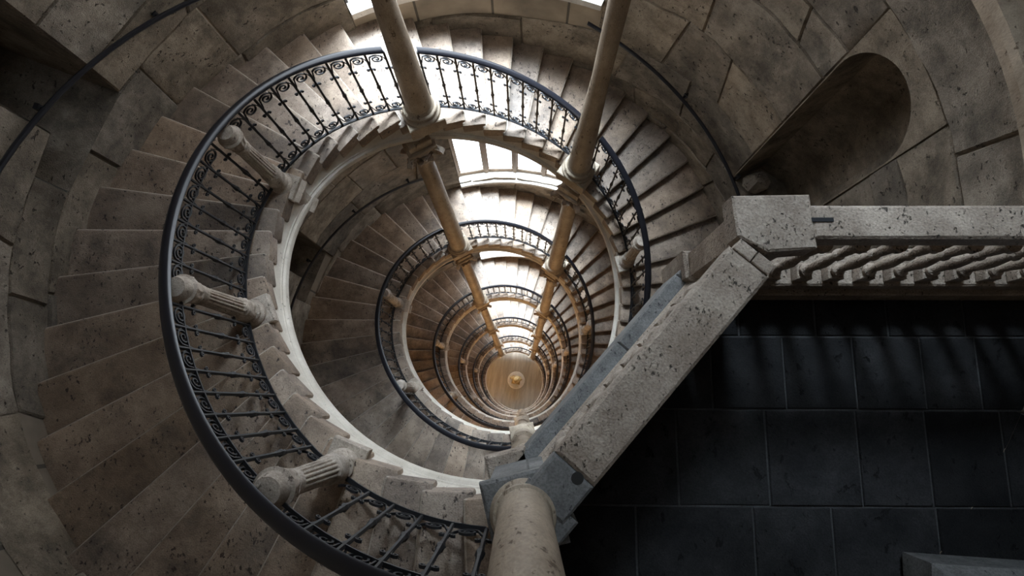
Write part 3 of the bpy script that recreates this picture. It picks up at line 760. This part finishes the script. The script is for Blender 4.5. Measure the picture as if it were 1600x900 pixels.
# well-side ledge and plinth of the diagonal balustrade
RT, RU = 3.40, 3.31
def DB(u0, u1, n0, n1, z0, z1, ch=.006):
    mb = MB(); c = DG((u0+u1)/2, (n0+n1)/2); mb.cbox((c[0], c[1], (z0+z1)/2), (dt[0]*(u1-u0)/2, dt[1]*(u1-u0)/2, 0), (dn[0]*(n1-n0)/2, dn[1]*(n1-n0)/2, 0), (0, 0, (z1-z0)/2), ch); return mb
def NBX(u0, u1, w0, w1, z0, z1, ch=.006):
    mb = MB(); c = NG((u0+u1)/2, (w0+w1)/2); mb.cbox((c[0], c[1], (z0+z1)/2), (ex[0]*(u1-u0)/2, ex[1]*(u1-u0)/2, 0), (ey[0]*(w1-w0)/2, ey[1]*(w1-w0)/2, 0), (0, 0, (z1-z0)/2), ch); return mb
bd = empty('stone_balustrade', (*DG(-.4, .06), FZ)); tag(bd, 'pitted travertine balustrade running diagonally across the picture above the well', 'balustrade')
DB(-.97, -.34, -.03, .16, 2.38, 2.72).build('ledge', 'grey_ledge', bd)
DB(-.338, .02, -.03, .16, 2.38, 2.722).build('ledge', 'grey_ledge', bd)
DB(.022, .19, -.028, .16, 2.38, 2.72).build('ledge', 'grey_ledge', bd)
mb = MB(); rings = []
for u in (-.93, .05): rings.append([(*DG(u, n), z) for n, z in ((.022, 2.70), (.022, 2.735), (.030, 2.745), (.030, 2.757), (.042, 2.765), (.042, 2.785), (.052, 2.80), (.052, 2.82), (.135, 2.82), (.150, 2.80), (.155, 2.60))])
mb.loft(rings); mb.build('base_moulding', 'travertine', bd)
DB(-.80, -.03, 0, .14, RU+.01, RT, .010).build('top_rail', 'travertine', bd)
mb = DB(-.93, -.802, .002, .14, RU, RT-.002, .008); mb.build('rail_end_block', 'grey_ledge', bd)
mb = DB(-.82, .02, .018, .124, RU-.035, RU+.012, .006); mb.build('rail_moulding', 'travertine', bd)
bal = MB(); hb = RU-.035-2.82
bal.cbox((0, 0, .03), (.028, 0, 0), (0, .030, 0), (0, 0, .03), .004)
bal.lathe([(.020, .06), (.024, .068), (.024, .08), (.015, .09), (.014, .105), (.016, .14), (.020, .175), (.0215, .205), (.019, .24), (.0145, .275), (.0135, .295), (.020, .302), (.020, .316), (.0135, .326), (.016, .35), (.0185, .39), (.019, hb-.03), (.027, hb-.025), (.027, hb)], n=18)
BALM = mesh_of(bal, 'baluster', 'travertine')
dang = math.atan2(dt[1], dt[0]); nang = math.atan2(ex[1], ex[0])
bfat = MB(); bfat.cbox((0, 0, .03), (.034, 0, 0), (0, .034, 0), (0, 0, .03), .004)
bfat.lathe([(.028, .06), (.034, .068), (.034, .08), (.022, .09), (.021, .105), (.030, .135), (.040, .17), (.045, .21), (.043, .25), (.034, .29), (.025, .32), (.022, .34), (.031, .348), (.031, .362), (.024, .372), (.028, .39), (.032, hb-.03), (.036, hb-.025), (.036, hb)], n=20)
BALD = mesh_of(bfat, 'baluster', 'travertine')
for i in range(8): link('baluster', BALD, (*DG(-.775+.098*i, .058), 2.82), bd, dang)
mb = MB(); hx, hy = .6095, -1.2045; mb.lathe([(.017, -.002), (.017, .0012)], (hx, hy, RT-.001), 18); mb.build('socket_shade', 'hole_shade', bd)  # flat dark disc painting the shade inside a socket hole
bn = empty('stone_balustrade', (*NG(.5, -.05), FZ)); tag(bn, 'pitted travertine balustrade running level to the right edge, turned balusters showing below', 'balustrade')
NBX(-.02, 1.25, -.10, 0, RU, RT, .008).build('top_rail', 'travertine', bn)
NBX(.0, 1.25, -.15, .02, FZ-.24, 2.735, .006).build('plinth', 'travertine', bn)
NBX(.0, 1.25, -.128, .0, 2.735, 2.82, .008).build('base_moulding', 'travertine', bn)
for i in range(10): link('baluster', BALM, (*NG(.07+.115*i, -.083), 2.82), bn, nang)
mb = MB(); c = NG(.004, -.045); mb.box((*c, RT+.001), (ex[0]*.034, ex[1]*.034, 0), (ey[0]*.006, ey[1]*.006, 0), (0, 0, .003)); mb.build('iron_cramp', 'iron_dull', bn)
# corner newel
nw = empty('newel_block', (1.06, -.42, FZ)); tag(nw, 'pitted grey travertine corner block where the two stone balustrades meet', 'newel')
cap = [(.949, -.349), (1.172, -.312), (1.205, -.470), (1.067, -.502), (.976, -.468)]
cap2 = [(x+(1.085-x)*.28, y+(-.41-y)*.28) for x, y in cap]
mb = MB(); mb.prism(cap, RU, RT+.004, .006); mb.build('cap', 'travertine', nw)
mb = MB(); mb.prism(cap2, FZ-.2, RU+.005); mb.build('pier', 'travertine', nw)
mb = MB(); mb.prism([(x+(1.085-x)*.12, y+(-.41-y)*.12) for x, y in cap], FZ-.22, 2.78, .01); mb.build('foot', 'travertine', nw)
for (t_, n_, w_, h_) in ((-.012, .040, .026, .030), (-.010, .104, .026, .030)):
    mb = DB(t_-w_*.7, t_+w_*.7, n_-h_, n_+h_, RT-.05, RT+.001, .003); mb.build('repair_patch', 'travertine', nw)
# south block with the big column
FCX, FCY = .483, -1.325
sb = empty('pedestal_block', (FCX, FCY, FZ)); tag(sb, 'dark moulded stone pedestal block carrying the large column at the bottom', 'pedestal')
def RB2(cx, cy, ang, hx, hy, z0, z1, ch=.008):
    mb = MB(); c, s_ = math.cos(ang), math.sin(ang); mb.cbox((cx, cy, (z0+z1)/2), (c*hx, s_*hx, 0), (-s_*hy, c*hy, 0), (0, 0, (z1-z0)/2), ch); return mb
pa = math.radians(22)
RB2(FCX, FCY, pa, .088, .088, FZ-.26, 3.20).build('pier', 'grey_ledge', sb)
mb = RB2(FCX, FCY, pa, .106, .106, 3.28, 3.335); mb2 = RB2(FCX, FCY, pa, .098, .098, 3.235, 3.285); mb.add(mb2.v, mb2.f); mb2 = RB2(FCX, FCY, pa, .092, .092, 3.195, 3.24); mb.add(mb2.v, mb2.f)
mb.build('moulded_cap', 'grey_ledge', sb)
mb = DB(-1.0, -.90, -.005, .17, FZ-.2, RT-.012, .008); mb.build('side_block', 'grey_ledge', sb)
RB2(FCX-.07, FCY+.06, pa, .08, .05, 2.60, 2.72).build('base_slab', 'travertine', sb)
bc = empty('stone_column', (FCX, FCY, 3.335)); tag(bc, 'large smooth stone column in the foreground at the bottom edge', 'column', 'columns round the well', 'thing')
mb = MB(); r0 = .071
mb.lathe([(r0*r, z) for r, z in ((1.30, 0), (1.34, .008), (1.35, .018), (1.31, .03), (1.22, .036), (1.18, .044), (1.2, .05), (1.22, .058), (1.19, .066), (1.08, .07), (1.03, .082), (1.0, .10))], (FCX, FCY, 3.335), 40); mb.build('column_base', 'column_stone', bc, smooth=True)
mb = MB(); mb.lathe([(r0, .095), (r0*.985, .4), (r0*.93, .9), (r0*.88, 1.6), (r0*.84, TOP_Z-3.335)], (FCX, FCY, 3.335), 40); mb.build('shaft', 'column_stone', bc, smooth=True)
# worn stone block in the far corner of the landing
mb = RB2(2.17, -1.435, math.radians(5), .24, .10, FZ, FZ+.23, .03)
pb_ = mb.build('stone_block_loose', 'grey_ledge'); tag(pb_, 'worn bluish grey stone block in the bottom right corner of the dark landing', 'block')

# ------------------------------------------------------------------ statue on the court floor
st = empty('statue', (-.02, .14, FLOOR_Z)); tag(st, 'small gilt statue on a pale round base at the bottom of the well', 'statue')
sc = (-.02, .14, FLOOR_Z)
mb = MB(); mb.lathe([(.46, 0), (.46, .10), (.44, .13), (.42, .14)], sc, 36); mb.build('round_base', 'sill_stone', st, smooth=True)
mb = MB(); mb.cbox((sc[0], sc[1], sc[2]+.34), (.19, 0, 0), (0, .19, 0), (0, 0, .20), .03); mb.cbox((sc[0], sc[1], sc[2]+.56), (.22, 0, 0), (0, .22, 0), (0, 0, .03), .01); mb.build('pedestal', 'gilt_bronze', st)
mb = MB(); mb.lathe([(.16, .58), (.18, .66), (.15, .78), (.12, .95), (.16, 1.2), (.20, 1.45), (.18, 1.6), (.08, 1.68), (.07, 1.74), (.11, 1.82), (.12, 1.92), (.09, 2.02), (.02, 2.06)], sc, 18, mod=lambda i, a, z: 1+.12*math.sin(3*a+z*4))
for s_ in (-1, 1): mb.tube([(sc[0]+.15*s_, sc[1], sc[2]+1.55), (sc[0]+.27*s_, sc[1]+.03, sc[2]+1.3), (sc[0]+.20*s_, sc[1]+.14, sc[2]+1.1)], .05, 8)
mb.build('figure', 'gilt_bronze', st, smooth=True)

# ------------------------------------------------------------------ unseen warm lanterns, added to light the lower storeys
def lantern(a, z, watts, label):
    R = rout(a)-.16; c = pol(a, R, z); t = empty('unseen_lantern', c); tag(t, label, 'lantern', 'unseen warm lanterns')
    mb = MB(); mb.lathe([(.05, 0), (.07, .02), (.07, .035), (.05, .04)], c, 6); mb.lathe([(.075, .25), (.05, .30), (.015, .34), (.01, .38)], c, 6)
    ou, ta = frame_at(a); mb.tube([(c[0], c[1], z+.37), (c[0]+ou[0]*.09, c[1]+ou[1]*.09, z+.40), (c[0]+ou[0]*.17, c[1]+ou[1]*.17, z+.30)], .010, 6); mb.build('lantern_frame', 'iron_dull', t)
    mb = MB(); mb.lathe([(.052, .04), (.062, .25)], c, 6); mb.build('lantern_glass', 'lantern_glass', t)
    d = bpy.data.lights.new('lantern_light', 'POINT'); d.energy = watts; d.color = (1.0, .64, .30); d.shadow_soft_size = .12
    l = bpy.data.objects.new('lantern_light', d); C.objects.link(l); l.parent = t; l.location = (-ou[0]*.16, -ou[1]*.16, .12)
POS = ['under the second flight', 'under the third flight', 'under the fourth flight', 'under the fifth flight']
for k, wt in ((2, 1.6), (3, 3.0), (4, 3.6), (5, 3.6)):
    a = 185+360*(k-1); lantern(185, zt(a)+1.9, LANTERN_W*wt, 'added unseen warm iron lantern on the south wall %s' % POS[k-2])
for i, (a, nm) in enumerate(((75, 'east'), (195, 'south'), (285, 'west'))):
    lantern(a, FLOOR_Z+1.75, LANTERN_W*1.3, 'small unseen warm iron lantern on the %s wall just above the court floor' % nm)
print('blocks', NB, 'objects', len(bpy.data.objects))
